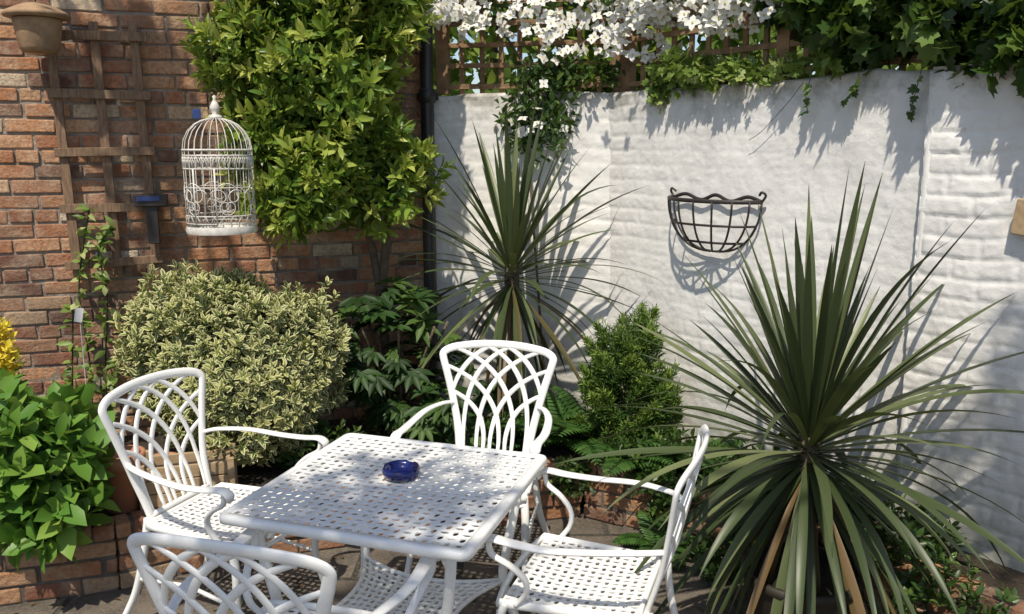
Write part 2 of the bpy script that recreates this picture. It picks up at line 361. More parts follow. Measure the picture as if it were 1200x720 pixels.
def table(loc,ang):
    e=empty('garden_table',loc,ang); R=.405; H=.72
    mb=MB(); perf(mb,lambda s,t:(s*(R-.03),t*(R-.03),H),22,22); solid(mb.make('pierced_top',M_alu,parent=e),.006)
    mb=MB(); 
    def rr(h,r,z,m=6):
        out=[]
        for q in range(4):
            cx=(h-r)*(1,-1,-1,1)[q];cy=(h-r)*(1,1,-1,-1)[q]
            for k in range(m+1):
                th=(q+k/m)*math.pi/2; out.append((cx+r*math.cos(th),cy+r*math.sin(th),z))
        return out
    rings=[rr(R-.031,.004,H-.001),rr(R-.031,.004,H+.003),rr(R-.012,.02,H+.004),rr(R-.003,.03,H+.001),rr(R,.032,H-.006),rr(R,.032,H-.022),rr(R-.008,.028,H-.024),rr(R-.03,.01,H-.010)]
    n=len(rings[0]);V=[p for r_ in rings for p in r_];F=[(i*n+k,(i+1)*n+k,(i+1)*n+(k+1)%n,i*n+(k+1)%n) for i in range(len(rings)-1) for k in range(n)]
    mb.add(V,F); mb.make('rim',M_alu,True,e)
    mb=MB()
    for sx in (-1,1):
        for sy in (-1,1):
            mb.sweep(cr([(sx*.32,sy*.32,H-.008),(sx*.315,sy*.315,.6),(sx*.285,sy*.285,.4),(sx*.275,sy*.275,.28),(sx*.31,sy*.31,.12),(sx*.345,sy*.345,.0)],6),[.017]*31,[.017]*31,10)
            mb.sweep(cr([(sx*.3,sy*.3,.62),(sx*.23,sy*.25,.675),(sx*.1,sy*.18,.705)],5),.007,.010,8)
    mb.make('legs',M_alu,True,e)
    mb=MB(); q=.29
    fm=lambda s,t:(s*q*(1-.33*(1-t*t)),t*q*(1-.33*(1-s*s)),.28)
    perf(mb,fm,15,15); solid(mb.make('pierced_shelf',M_alu,parent=e),.007)
    mb=MB(); ed=[]
    for k in range(4):
        for i in range(12):
            t=-1+2*i/12; s_,t_={0:(1,t),1:(-t,1),2:(-1,-t),3:(t,-1)}[k]; ed.append(fm(s_,t_))
    ed.append(ed[0]); mb.sweep(ed,.008,.008,8,side=(0,0,1)); mb.make('shelf_rim',M_alu,True,e)
    mb=MB(); mb.sweep(cr([(-.37,0,H-.014),(0,0,H-.02),(.37,0,H-.014)],6),.008,.006,6,side=(0,1,0)); mb.sweep(cr([(0,-.37,H-.015),(0,0,H-.021),(0,.37,H-.015)],6),.008,.006,6,side=(1,0,0)); mb.make('under_braces',M_alu,True,e)
    return e
def chair(loc,ang):
    e=empty('garden_chair',loc,ang)
    def B(u,v): return Vector((u*.95,-.015-.105*v-.028*(1-(u/.26)**2)*min(1,v*3),.43+.49*v))
    mb=MB()
    half=[(.165,-.02),(.18,.2),(.208,.45),(.243,.70),(.268,.86),(.268,.915),(.235,.955),(.18,.977),(.1,.994),(0,1.0)]
    prof=half+[(-u,v) for u,v in half[-2::-1]]
    pr=[Vector((u,v,0)) for u,v in prof]; pts=[B(p.x,p.y) for p in cr(pr,5)]
    mb.sweep(pts,.018,.009,10,nrm=(0,1,.2))
    mb.sweep([B(-.17+.034*i,.03) for i in range(11)],.013,.009,8,nrm=(0,1,.2))
    # long arching bars that spring near-vertical from the seat and sweep over to the opposite side
    cs=[((-.148,.02),(-.20,.80),(.07,.99)),((-.085,.02),(-.125,.74),(.215,.96)),((-.02,.02),(-.045,.58),(.258,.80)),((.055,.02),(.03,.40),(.226,.57)),((-.222,.52),(-.19,.86),(-.03,.992))]
    for c in cs:
        for sg in (1,-1):
            q=[]
            for i in range(19):
                t=i/18; u=(1-t)**2*c[0][0]+2*t*(1-t)*c[1][0]+t*t*c[2][0]; v=(1-t)**2*c[0][1]+2*t*(1-t)*c[1][1]+t*t*c[2][1]
                q.append(B(u*sg,v)+Vector((0,.001*sg,0)))
            mb.sweep(q,[.0085+.0035*math.sin(math.pi*i/18) for i in range(19)],.005,8,nrm=(0,1,.2))
    mb.make('arched_back',M_alu,True,e)
    sf=lambda s,t:(s*(.20+.018*(t+1)),.215+t*.205+.0,.432-.012*(1-s*s)*(1-t*t))
    mb=MB(); perf(mb,sf,15,14); solid(mb.make('pierced_seat',M_alu,parent=e),.006)
    mb=MB(); sfr=lambda s,t:(s*(.205+.018*(t+1)),.215+t*.212,.428)
    rim=[]
    for k in range(4):
        for i in range(10):
            t=-1+2*i/10; s_,t_={0:(1,t),1:(-t,1),2:(-1,-t),3:(t,-1)}[k]
            x,y,z=sfr(s_,t_); y+=.022*(1-s_*s_)*(1 if t_>.9 else 0); rim.append((x,y,z))
    rim.append(rim[0]); mb.sweep(rim,.016,.009,8,side=(0,0,1)); 
    mb.make('seat_rim',M_alu,True,e)
    mb=MB()
    for sx in (-1,1):
        mb.sweep(cr([(sx*.232,.405,.43),(sx*.245,.432,.34),(sx*.24,.425,.18),(sx*.262,.47,0)],6),[.019-.0004*i for i in range(19)],[.014]*19,8,side=(1,0,0))
        mb.sweep(cr([(sx*.17,-.025,.44),(sx*.19,-.04,.3),(sx*.207,-.08,.14),(sx*.235,-.145,0)],6),[.017]*19,[.013]*19,8,side=(1,0,0))
        mb.sweep([(sx*.24,.42,.20),(sx*.225,.2,.235),(sx*.2,-.07,.20)],.008,.008,8)
    mb.sweep(cr([(-.24,.42,.40),(-.12,.437,.375),(0,.44,.365),(.12,.437,.375),(.24,.42,.40)],5),.007,.014,8)
    mb.make('legs',M_alu,True,e)
    mb=MB()
    for sx in (-1,1):
        p=cr([(sx*.20,-.066,.655),(sx*.235,-.02,.662),(sx*.276,.10,.662),(sx*.292,.25,.652),(sx*.29,.36,.655),(sx*.288,.43,.662),(sx*.288,.462,.648),(sx*.288,.462,.628)],6)
        n=len(p); mb.sweep(p,[.011+.012*min(1,i/n*1.6)*(1 if i<n-6 else (n-i)/8+.2) for i in range(n)],.008,10,side=(1,0,0))
        p=cr([(sx*.288,.44,.65),(sx*.286,.43,.61),(sx*.275,.375,.575),(sx*.26,.335,.53),(sx*.248,.335,.48),(sx*.238,.37,.43)],6)
        mb.sweep(p,.013,.009,8,side=(1,0,0))
    mb.make('armrests',M_alu,True,e)
    return e
TA=math.atan2(-.31,.95)
table((-.378,2.653,0),TA)
def chair_at(x,y,fx,fy): return chair((x,y,0),math.atan2(-fx,fy))
chair_at(-.09,3.67,-.22,-.97)     # far
chair_at(-1.28,3.15,.93,-.36)      # left
chair_at(-.625,1.93,.27,.96)       # near
chair_at(.44,2.50,-.944,.33)       # right
mb=MB(); mb.lathe([(0,.002),(.05,0),(.058,.004),(.064,.018),(.063,.032),(.058,.037),(.052,.036),(.047,.024),(.04,.012),(.02,.009),(0,.009)],n=32)
v=[]
for p in mb.v:
    th=math.atan2(p[1],p[0]); z=p[2]
    if z>.03 and abs(math.sin(1.5*th))>.97: z-=.005
    v.append((p[0],p[1],z))
mb.v=v; mb.make('glass_ashtray',M_glass,True,loc=(-.37,2.70,.7245))

# ---------------- birdcage ----------------
bc=empty('birdcage',(-1.375,4.05,1.425)); mb=MB(); R=.155
for k in range(26):
    th=2*math.pi*k/26; c,s_=math.cos(th),math.sin(th)
    p=[(R*c,R*s_,.0),(R*c,R*s_,.2),(R*c,R*s_,.37)]
    for t in (.2,.4,.6,.75,.88,1): 
        a=t*math.pi/2; p.append((R*math.cos(a)**.9*c+.012*c*(t==1),R*math.cos(a)**.9*s_+.012*s_*(t==1),.37+.145*math.sin(a)))
    mb.sweep(p,.0021,.0021,5)
for z,r_ in ((0,.005),(.035,.0025),(.07,.003),(.20,.0025),(.285,.0035),(.345,.0035),(.37,.005)): mb.ring((0,0,z),R,r_)
mb.lathe([(0,.0),(.15,0),(R,.004),(R,-.006),(0,-.008)]); 
mb.lathe([(R+.004,-.015),(R+.008,0),(R+.003,.02)],n=36)
mb.lathe([(.0,.512),(.035,.512),(.03,.525),(.012,.535),(.02,.55),(.024,.565),(.014,.585),(.006,.6),(.01,.612),(0,.62)],n=16)
def onC(th,z): return (R*1.01*math.cos(th),R*1.01*math.sin(th),z)
for k in range(40):
    th=2*math.pi*(k+.5)/40; w_=2*math.pi/40*.5
    mb.sweep([onC(th-w_,.29),onC(th-w_*.6,.325),onC(th,.338),onC(th+w_*.6,.325),onC(th+w_,.29)],.0026,.002,5)
    mb.sweep([onC(th-w_,.34),onC(th,.312),onC(th+w_,.34)],.0022,.002,5)
for c0 in [math.radians(a) for a in range(-180,180,60)]:
    for sg in (-1,1):
        q=[]
        for i in range(22):
            t=i/21; a=t*2*math.pi*1.25; rd=.05*(1-t*.75); q.append(onC(c0+sg*(.0+rd*math.sin(a)+.06*t)/R*1.0,.15+rd*math.cos(a)+(.02)))
        mb.sweep(q,.0023,.0023,5)
        q=[]
        for i in range(18):
            t=i/17; a=t*2*math.pi*1.1; rd=.035*(1-t*.7); q.append(onC(c0+sg*(rd*math.sin(a)+.02*t)/R,.09-rd*math.cos(a)+.02))
        mb.sweep(q,.0021,.0021,5)
for k in range(24):
    th=2*math.pi*(k+.5)/24; mb.sweep([onC(th-.1,.04),onC(th,.068),onC(th+.1,.04)],.002,.002,5)
for sg in(-.33,.33): mb.sweep([onC(-1.7+sg,.03),onC(-1.7+sg,.285)],.004,.004,6)
mb.make('cage_wires',M_cage,True,bc)
mb=MB(); mb.ring((0,0,0),.016,.002,12); o=mb.make('hanging_ring',M_iron,True,bc); o.rotation_euler=(math.pi/2,0,0); o.location=(0,0,.632)
mb=MB(); mb.sweep([(0,0,.645),(0,0,1.0)],.0018); mb.sweep(cr([(-.19,.56,1.06),(-.12,.35,1.07),(-.03,.08,1.04),(0,0,1.0),(.0,-.02,1.02)],6),.006,.006,8); mb.make('wall_bracket',M_iron,True,bc)
mb=MB(); mb.box((-.05,-.1,.53),(.018,.005,.022),Matrix.Rotation(.4,3,'Z')); mb.make('tag',M_blue,parent=bc,bevel=.002)

# ---------------- wooden trellis on brick wall ----------------
dB=(BW1-BW0).normalized(); nB=Vector((dB.y,-dB.x)); angB=math.atan2(dB.y,dB.x)
def onB(s_,z,off=0):
    p=BW0+dB*s_+nB*off; return Vector((p.x,p.y,z))
tr=empty('wooden_trellis'); mb=MB(); s0=1.70
Rb=Matrix.Rotation(angB,3,'Z')
for i,(ds,tl) in enumerate(((0,.0),(.19,-.01),(.38,.0))):
    a=onB(s0+ds+.03,1.15,.05);b_=onB(s0+ds-tl,2.42,.05); L_=(b_-a).length; c=(a+b_)/2
    mb.box(c,(.022,.009,L_/2),Rb@Matrix.Rotation(math.atan2((b_-a).dot(Vector((dB.x,dB.y,0))),L_),3,'Y'),.0015)
for i in range(5):
    z=1.22+.283*i; tl=(-.05,.0,-.02,.015,-.01)[i]
    c=onB(s0+.21,z,.07); mb.box(c,(.235,.009,.022),Rb@Matrix.Rotation(tl,3,'Y'),.002)
mb.make('slats',M_wood,parent=tr,bevel=.003)
mb=MB(); c=onB(s0+.41,1.54,.11); mb.box(c,(.08,.035,.03),Rb,.002); mb.box(c+Vector((0,0,-.125)),(.028,.02,.10),Rb,.002)
mb.make('bird_feeder_box',M_iron,parent=None,bevel=.004)
mb=MB(); mb.box(c+Vector((0,-.04,.01)),(.055,.003,.012),Rb,.001); o=mb.make('blue_plate',M_blue); o.parent=bpy.data.objects['bird_feeder_box']
p_=onB(1.68,2.25,.2); bf=empty('hanging_clay_bird_feeder',(p_.x,p_.y,2.25)); mb=MB()
mb.lathe([(0,.0),(.075,.0),(.088,.02),(.105,.13),(.108,.15),(.10,.152)],n=32); mb.make('clay_body',M_buff,True,bf)
mb=MB(); mb.lathe([(.05,.150),(.140,.158),(.146,.168),(.14,.18),(.09,.205),(.04,.225),(0,.23)],n=32); mb.make('lid',M_buff,True,bf)
mb=MB(); mb.sweep([(0,0,.225),(0,0,.45)],.003); mb.sweep([(0,0,.45),(-.05,.2,.46)],.006); mb.make('hanger',M_iron,True,bf)

mb=MB(); px,py=-.475,4.905; mb.lathe([(.038,.25),(.038,3.6)],(px,py,0),20)
for z in (.9,2.05,3.2): mb.lathe([(.038,z),(.048,z+.005),(.048,z+.07),(.038,z+.08)],(px,py,0),20); mb.box((px,py+.04,z+.04),(.06,.012,.02))
mb.make('drainpipe',M_pipe,True)

# ---------------- fence trellis ----------------
ft=empty('trellis_fence'); mb=MB()
def fence(p0,p1,z0,z1,step=.115):
    p0=Vector(p0);p1=Vector(p1);d=(p1-p0);Ln=d.length;d.normalize();n=Vector((-d.y,d.x)); 
    R=Matrix.Rotation(math.atan2(d.y,d.x),3,'Z'); k=0;s_=.03
    while s_<Ln:
        c=p0+d*s_; mb.box((c.x,c.y,(z0+z1)/2),(.035 if k%9==0 else .014,.03 if k%9==0 else .008,(z1-z0)/2),R@Matrix.Rotation(random.uniform(-.012,.012),3,'Y'),.0015); s_+=step*random.uniform(.94,1.06);k+=1
    z=z0+.04
    while z<z1:
        c=(p0+p1)/2-n*.018; mb.box((c.x,c.y,z),(Ln/2,.007,.014),R@Matrix.Rotation(random.uniform(-.005,.005),3,'Y'),.0015); z+=step
fence((-.43,5.09),(.60,4.89),2.11,2.95)
fence((.62,4.86),tuple(W0-nW*.1+dW*2.9),2.11,2.95)
mb.make('lattice',M_fence,parent=ft,bevel=.002)

# ---------------- wall basket ----------------
bs=.80; pc=W0+dW*bs+nW*.03
wb=empty('wire_wall_basket',(pc[0],pc[1],1.56),math.atan2(dW[1],dW[0])); mb=MB()
Rw=.27; D_=.16; Hh=.25
def F(th,ph):
    rr=math.cos(ph*math.pi/2)**.8; return Vector((Rw*math.cos(th)*rr,-D_*math.sin(th)*rr,-Hh*math.sin(ph*math.pi/2)))
mb.sweep([F(math.pi*i/24,0) for i in range(25)],.010,.005,8,side=(0,0,1))
mb.sweep(cr([(-Rw,0,0),(-Rw*.7,0,.02),(-.09,0,-.005),(0,0,.022),(.09,0,-.005),(Rw*.7,0,.02),(Rw,0,0)],6),.009,.006,8)
for i in range(0,9): mb.sweep([F(math.pi*i/8,k/12) for k in range(12)]+[Vector((0,0,-Hh))],.0055,.005,7)
for ph in (.3,.58): mb.sweep([F(math.pi*i/24,ph) for i in range(25)],.006,.004,7)
for sg in (-1,1): mb.sweep(cr([(sg*Rw,0,0),(sg*(Rw+.02),0,.03),(sg*(Rw+.005),-.01,.045),(sg*(Rw-.015),0,.03)],5),.006)
mb.make('wire_frame',M_iron,True,wb)
pq=W0+dW*2.27+nW*.082; mb=MB(); mb.box((pq[0],pq[1],1.56),(.09,.012,.062),Matrix.Rotation(math.atan2(dW[1],dW[0]),3,'Z')@Matrix.Rotation(.12,3,'Y'),.002); mb.make('wooden_plaque',M_wood_l,bevel=.004)

# ---------------- cordylines ----------------
def cordyline(name,base,hz,n,Lm,wd,seed,erange=(-.35,1.5),up_bias=1.0,r0=.045,dr=1.0):
    rng=random.Random(seed); e=empty(name,base); V=[];F=[];R=[]
    for i in range(n):
        f=(i+.5)/n; az=i*2.399963+rng.uniform(-.25,.25)
        el=erange[0]+(erange[1]-erange[0])*(f**up_bias)+rng.uniform(-.12,.12)
        L_=Lm*rng.uniform(.72,1.12)*(1 if el>.2 else .95); w=wd*rng.uniform(.75,1.15)
        p=Vector((math.cos(az)*.02,math.sin(az)*.02,hz-.16+.18*f)); seg=12; 
        droop=dr*rng.uniform(.2,.75)*(1.35-max(0,el)*.75)
        if rng.random()<.12: droop+=.7
        col=.02+.12*rng.random() if (f<.2 and rng.random()<.5) else .22+.78*rng.random()**1.3
        sa=rng.uniform(-.16,.16); tw=rng.uniform(-.6,.6)
        o=len(V); ee=el
        for k in range(seg+1):
            t=k/seg
            d=Vector((math.cos(az)*math.cos(ee),math.sin(az)*math.cos(ee),math.sin(ee)))
            sd=Vector((-math.sin(az),math.cos(az),0)); u=sd.cross(d)*-1
            a_=tw*t; sd2=sd*math.cos(a_)+u*math.sin(a_); u2=u*math.cos(a_)-sd*math.sin(a_)
            ww_=w*min(1,.5+1.3*t)*(1 if t<.5 else max(.03,1-((t-.5)/.5)**1.7))
            V+= [tuple(p+sd2*ww_*.5+u2*ww_*.16),tuple(p),tuple(p-sd2*ww_*.5+u2*ww_*.16)]
            cc=col if t<.95 else .05; R+=[cc]*3
            ee-=droop/seg*(.3+1.8*t)*max(.15,math.cos(ee)); az+=sa/seg
            p=p+d*(L_/seg)
        for k in range(seg):
            a=o+k*3; F+=[(a,a+1,a+4,a+3),(a+1,a+2,a+5,a+4)]
    obj('leaves',V,F,M_cord,True,e,rnd=R,edge=[0]*len(V))
    mb=MB(); mb.sweep(cr([(.02,.01,0),(.0,.02,hz*.4),(0,0,hz)],6),[r0*(1.1-.02*i) for i in range(13)]); mb.make('trunk',M_bark,True,e)
    return e
e=cordyline('cordyline_plant',(1.08,2.96,.22),.56,190,.88,.037,5,(-1.3,1.46),.92)
mb=MB(); mb.lathe([(0,-.22),(.15,-.22),(.17,-.2),(.20,-.03),(.21,0),(.22,.01),(.22,.04),(.2,.04),(.195,.0),(0,-.01)],n=40); mb.make('dark_pot',M_potd,True,e)
cordyline('cordyline_plant',(.0,4.5,.25),.95,125,.78,.032,9,(-1.1,1.46),.95)

# ---------------- shrubs ----------------
t=empty('mexican_orange_tree')
wallclip=lambda P:(P[:,1]<(3.876+(P[:,0]+3.9)*.3258-.03))
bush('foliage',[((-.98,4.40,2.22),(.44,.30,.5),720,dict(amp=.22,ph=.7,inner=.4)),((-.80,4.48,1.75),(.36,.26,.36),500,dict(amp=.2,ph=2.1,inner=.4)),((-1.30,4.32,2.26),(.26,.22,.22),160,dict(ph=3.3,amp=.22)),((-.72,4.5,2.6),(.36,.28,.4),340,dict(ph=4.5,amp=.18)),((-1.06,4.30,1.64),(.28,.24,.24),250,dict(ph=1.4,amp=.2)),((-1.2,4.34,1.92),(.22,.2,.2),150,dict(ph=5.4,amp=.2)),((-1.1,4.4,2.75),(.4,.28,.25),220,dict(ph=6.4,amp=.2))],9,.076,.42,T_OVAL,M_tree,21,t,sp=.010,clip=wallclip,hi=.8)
mb=MB()
for q in ([(-.7,4.62,.25),(-.72,4.66,.9),(-.8,4.6,1.5),(-.95,4.5,2.2),(-1.1,4.4,2.6)],[(-.72,4.66,1.0),(-.66,4.6,1.6),(-.66,4.5,2.4)],[(-.78,4.62,1.4),(-.95,4.45,1.7),(-1.25,4.3,2.25)]):
    c=cr(q,6); mb.sweep(c,[.028*(1-.6*i/len(c)) for i in range(len(c))])
mb.make('trunk',M_bark,True,t)
t=empty('variegated_euonymus_bush')
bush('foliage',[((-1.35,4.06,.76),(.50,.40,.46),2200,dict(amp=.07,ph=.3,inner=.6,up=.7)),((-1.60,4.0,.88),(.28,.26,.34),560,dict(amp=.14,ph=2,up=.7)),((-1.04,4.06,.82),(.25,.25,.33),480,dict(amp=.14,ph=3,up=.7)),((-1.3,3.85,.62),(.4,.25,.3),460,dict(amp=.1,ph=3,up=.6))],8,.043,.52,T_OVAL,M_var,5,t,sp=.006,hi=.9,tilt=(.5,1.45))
mb=MB()
for i in range(9):
    a=i*.7; c=cr([(-1.4,4.1,.26),(-1.4+.12*math.cos(a),4.1+.1*math.sin(a),.5),(-1.4+.35*math.cos(a),4.08+.26*math.sin(a),.9)],5); mb.sweep(c,[.014*(1-.5*j/len(c)) for j in range(len(c))])
mb.make('stems',M_bark,True,t)
t=empty('hydrangea_shrub')
bush('foliage',[((-1.92,3.22,.60),(.27,.22,.25),110,dict(amp=.14,inner=.4,up=.7)),((-1.83,3.14,.45),(.18,.15,.18),45,dict(amp=.1,inner=.4,up=.7)),((-2.15,3.25,.62),(.25,.22,.28),65,dict(up=.7))],7,.125,.66,T_OVAL,M_hyd,31,t,sp=.014,tilt=(.5,1.5))
mb=MB()
for i in range(10):
    a=i*.63; mb.sweep(cr([(-1.92,3.32,.26),(-1.92+.08*math.cos(a),3.3+.07*math.sin(a),.45),(-1.92+.2*math.cos(a),3.26+.15*math.sin(a),.72)],4),.006)
mb.make('stems',M_hyd,True,t)
t=empty('yellow_flowering_plant')
bush('flowers',[((-2.25,3.60,.90),(.11,.10,.22),130,dict(up=.8,inner=.3))],6,.035,.7,T_OVAL,M_yfl,3,t)
bush('foliage',[((-2.28,3.66,.6),(.14,.12,.28),80,dict(up=.8,inner=.3))],6,.07,.4,T_OVAL,M_hyd,4,t)
t=empty('young_climber_plant'); mb=MB(); rng=random.Random(4); P=[];D=[]
for q in ([(-2.16,4.20,.26),(-2.17,4.26,.7),(-2.21,4.30,1.1),(-2.14,4.34,1.5)],[(-2.08,4.2,.26),(-2.1,4.28,.7),(-2.08,4.32,1.05),(-2.11,4.34,1.3),(-2.03,4.36,1.4)],[(-2.26,4.2,.26),(-2.26,4.24,.6),(-2.24,4.28,1.0)],[(-2.12,4.15,.26),(-2.04,4.2,.6),(-1.98,4.26,.8)]):
    c=cr(q,10); mb.sweep(c,.0045,.0045,6)
    for p in c[5:]:
        for _ in range(4):
            if rng.random()<.65: P.append(tuple(p)); D.append((rng.gauss(0,1),rng.gauss(-.5,.6),rng.gauss(.2,.7)))
mb.make('stems',M_con,True,t); P=np.array(P);D=nrmz(np.array(D)); n=len(P); rg=np.random.default_rng(1)
leafmesh('leaves',P,D,np.tile([0,-.6,.8],(n,1))+rg.normal(size=(n,3))*.2,rg.uniform(.04,.085,n),rg.uniform(.02,.045,n),T_OVAL,M_ivyv,rg.random(n),t)
mb=MB(); mb.box((-2.12,4.1,1.0),(.018,.002,.035),Matrix.Rotation(.3,3,'Z')@Matrix.Rotation(.2,3,'Y')); mb.sweep([(-2.12,4.105,.26),(-2.12,4.105,.98)],.002); mb.make('plant_label',M_labelw)
def palmate(name,c,rad,n,seed,L=.13,parent=None,mt=None):
    rg=np.random.default_rng(seed); pos,out,rr=cloud(c,rad,n,rg,inner=.4,up=.5); P=[];D=[];Nn=[];R=[]
    for i in range(n):
        o=out[i]; nn=nrmz((o*.4+np.array([0,-.3,.8]))[None])[0]; d0=nrmz((o+rg.normal(size=3)*.3)[None])[0]; d0=d0-nn*d0.dot(nn)*.8; d0/=np.linalg.norm(d0); s_=np.cross(nn,d0); r_=rg.random()
        for a in (-1.7,-1.15,-.58,0,.58,1.15,1.7):
            P.append(pos[i]); D.append(d0*math.cos(a)+s_*math.sin(a)-nn*.15); Nn.append(nn); R.append(r_)
    P=np.array(P);D=np.array(D);Nn=np.array(Nn);m_=len(P); Ls=L*np.repeat(rg.uniform(.6,1.15,n),7)
    return leafmesh(name,P,D,Nn,Ls,Ls*.36,T_OVAL,mt or M_dark,np.array(R),parent)
t=empty('fatsia_shrub'); palmate('leaves',(-.62,4.42,.72),(.34,.28,.40),85,8,.13,t)
palmate('leaves_low',(-.35,4.3,.5),(.35,.22,.24),55,18,.11,t)
mb=MB()
for i in range(8):
    a=i*.8; mb.sweep(cr([(-.6,4.45,.26),(-.6+.1*math.cos(a),4.45+.08*math.sin(a),.55),(-.6+.26*math.cos(a),4.43+.2*math.sin(a),.9)],4),.007)
mb.make('stems',M_bark,True,t)
t=empty('dwarf_conifer'); rg=np.random.default_rng(12)
PP=[];OO=[];RR=[]
for q in range(64):
    h=rg.random()**1.0; az=q*2.4; r0=.16*(1-h**1.7)**.8+.01; c=np.array([.58+r0*math.cos(az),4.16+r0*math.sin(az),.28+.56*h])
    n=62; u=rg.random(n); ln=.16+.10*rg.random()
    ax=nrmz(np.array([[math.cos(az)*.45+rg.normal()*.14,math.sin(az)*.45+rg.normal()*.14,1.0]]))[0]
    wv=.045*np.sin(np.pi*np.clip(u*.85+.15,0,1))
    a2=rg.random(n)*6.283
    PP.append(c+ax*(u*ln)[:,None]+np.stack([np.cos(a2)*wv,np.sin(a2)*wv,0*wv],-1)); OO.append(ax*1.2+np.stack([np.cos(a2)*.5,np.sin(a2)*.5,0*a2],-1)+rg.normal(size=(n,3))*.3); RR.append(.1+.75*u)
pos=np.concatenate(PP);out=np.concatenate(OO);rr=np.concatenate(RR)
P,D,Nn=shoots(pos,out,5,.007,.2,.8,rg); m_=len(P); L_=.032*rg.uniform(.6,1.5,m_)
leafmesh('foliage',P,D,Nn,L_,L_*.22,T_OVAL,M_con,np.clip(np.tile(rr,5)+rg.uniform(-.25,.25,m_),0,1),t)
mb=MB(); mb.sweep([(.58,4.16,.25),(.58,4.16,.6),(.58,4.16,.9)],[.02,.014,.004]); mb.make('trunk',M_bark,True,t)
def fern(name,c,n,L_,seed):
    rng=random.Random(seed);P=[];D=[];Nn=[];LL=[];e=empty(name); mb=MB()
    for i in range(n):
        az=i*2.4+rng.uniform(-.3,.3); el=rng.uniform(.7,1.35); p=Vector(c); pts=[]; L0=L_*rng.uniform(.7,1.1); seg=20
        for k in range(seg):
            d=Vector((math.cos(az)*math.cos(el),math.sin(az)*math.cos(el),math.sin(el))); sd=Vector((-math.sin(az),math.cos(az),0)); u=d.cross(sd)
            pts.append(p.copy()); t_=k/seg
            if k>2:
                for sg in(-1,1): P.append(tuple(p)); D.append(tuple(sd*sg+d*.35)); Nn.append(tuple(-u if u.z<0 else u)); LL.append(L0*.26*math.sin(math.pi*min(1,(t_*.85+.12)))+.004)
            p=p+d*(L0/seg); el-=1.5/seg
        mb.sweep(pts,.002,.002,5)
    mb.make('stalks',M_fern,True,e); P=np.array(P);LL=np.array(LL); rg=np.random.default_rng(seed)
    leafmesh('pinnae',P,np.array(D),np.array(Nn),LL,LL*.32+.004,T_OVAL,M_fern,rg.random(len(P)),e)
fern('fern_plant',(.33,4.2,.27),18,.46,2); fern('fern_plant',(.12,4.28,.27),14,.42,3); fern('fern_plant',(.86,3.86,.27),16,.36,6); fern('fern_plant',(1.2,3.5,.27),14,.38,7); fern('fern_plant',(.62,3.93,.27),12,.30,8); fern('fern_plant',(.66,3.62,.0),14,.26,9)
t=empty('ground_cover_plants')
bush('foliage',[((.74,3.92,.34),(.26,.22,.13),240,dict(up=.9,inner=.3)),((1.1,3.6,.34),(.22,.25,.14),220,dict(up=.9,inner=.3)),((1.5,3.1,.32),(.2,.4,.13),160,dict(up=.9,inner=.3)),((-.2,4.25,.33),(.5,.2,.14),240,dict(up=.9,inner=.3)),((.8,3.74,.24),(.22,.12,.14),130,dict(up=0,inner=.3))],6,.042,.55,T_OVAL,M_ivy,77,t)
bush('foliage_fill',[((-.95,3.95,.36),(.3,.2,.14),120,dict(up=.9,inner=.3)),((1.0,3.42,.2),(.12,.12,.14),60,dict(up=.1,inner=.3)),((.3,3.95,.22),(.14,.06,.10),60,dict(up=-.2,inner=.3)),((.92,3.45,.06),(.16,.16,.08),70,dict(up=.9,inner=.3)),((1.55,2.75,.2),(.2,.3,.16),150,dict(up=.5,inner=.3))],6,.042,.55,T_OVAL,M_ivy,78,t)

# ---------------- vines ----------------
def wp(s_,z,off): p=W0+dW*s_+nW*off; return (p[0],p[1],z)
def wallbush(name,parent,spec,k,L,Wr,T,mt,seed,maxoff=9,**kw):
    cl=[]
    for s_,z,off,r,n,o in spec: cl.append((wp(s_,z,off),r,n,o))
    clip=lambda P:((P[:,:2]-W0)@nW)<maxoff
    return bush(name,cl,k,L,Wr,T,mt,seed,parent,clip=clip,**kw)
t=empty('ivy_vine')
wallbush('leaves',t,[(1.5,2.38,-.06,(.30,.24,.22),330,dict(up=-.1)),(1.95,2.34,-.02,(.32,.28,.24),480,dict(up=-.2)),(1.75,2.6,-.12,(.45,.30,.26),420,dict(up=0)),(2.35,2.24,.04,(.36,.3,.32),500,dict(up=-.2)),(1.2,2.5,-.14,(.28,.22,.22),220,dict(up=0)),(2.8,2.35,.0,(.5,.4,.36),340,dict())],5,.082,.95,T_IVY,M_ivy,41,maxoff=.19,sp=.02,tilt=(.7,1.5))
wallbush('trailing_leaves',t,[(.55,2.18,.0,(.15,.10,.10),65,dict(up=-.1)),(.78,2.15,.01,(.15,.13,.06),50,dict(up=-.3)),(.40,2.10,.02,(.07,.06,.09),28,dict(up=-.3)),(1.0,2.15,.02,(.18,.13,.05),40,dict(up=-.1)),(1.3,2.15,.02,(.15,.13,.05),34,dict(up=-.1))],5,.05,.9,T_IVY,M_ivyv,42,maxoff=.1,sp=.015)
mb=MB(); P=[];D=[]
rng=random.Random(9)
for s_,ln in ((1.30,.10),(1.52,.06),(1.78,.12)):
    c=cr([wp(s_,2.15,.03),wp(s_+.01,2.08,.07),wp(s_-.02,2.07-ln*.6,.045),wp(s_+rng.uniform(-.08,.08),2.05-ln,.045)],5); mb.sweep(c,.0018,.0018,5)
    for p in c[6::2]:
        P.append(tuple(p)); D.append((rng.gauss(-.3,.5),rng.gauss(-.3,.5),rng.gauss(-.7,.3)))
c=cr([wp(1.25,2.08,.03),wp(1.18,2.0,.03),wp(1.05,1.88,.03),wp(.98,1.84,.03)],5); mb.sweep(c,.0015,.0015,5)
mb.make('stems',M_bark,True,t); P=np.array(P);n=len(P);rg=np.random.default_rng(5)
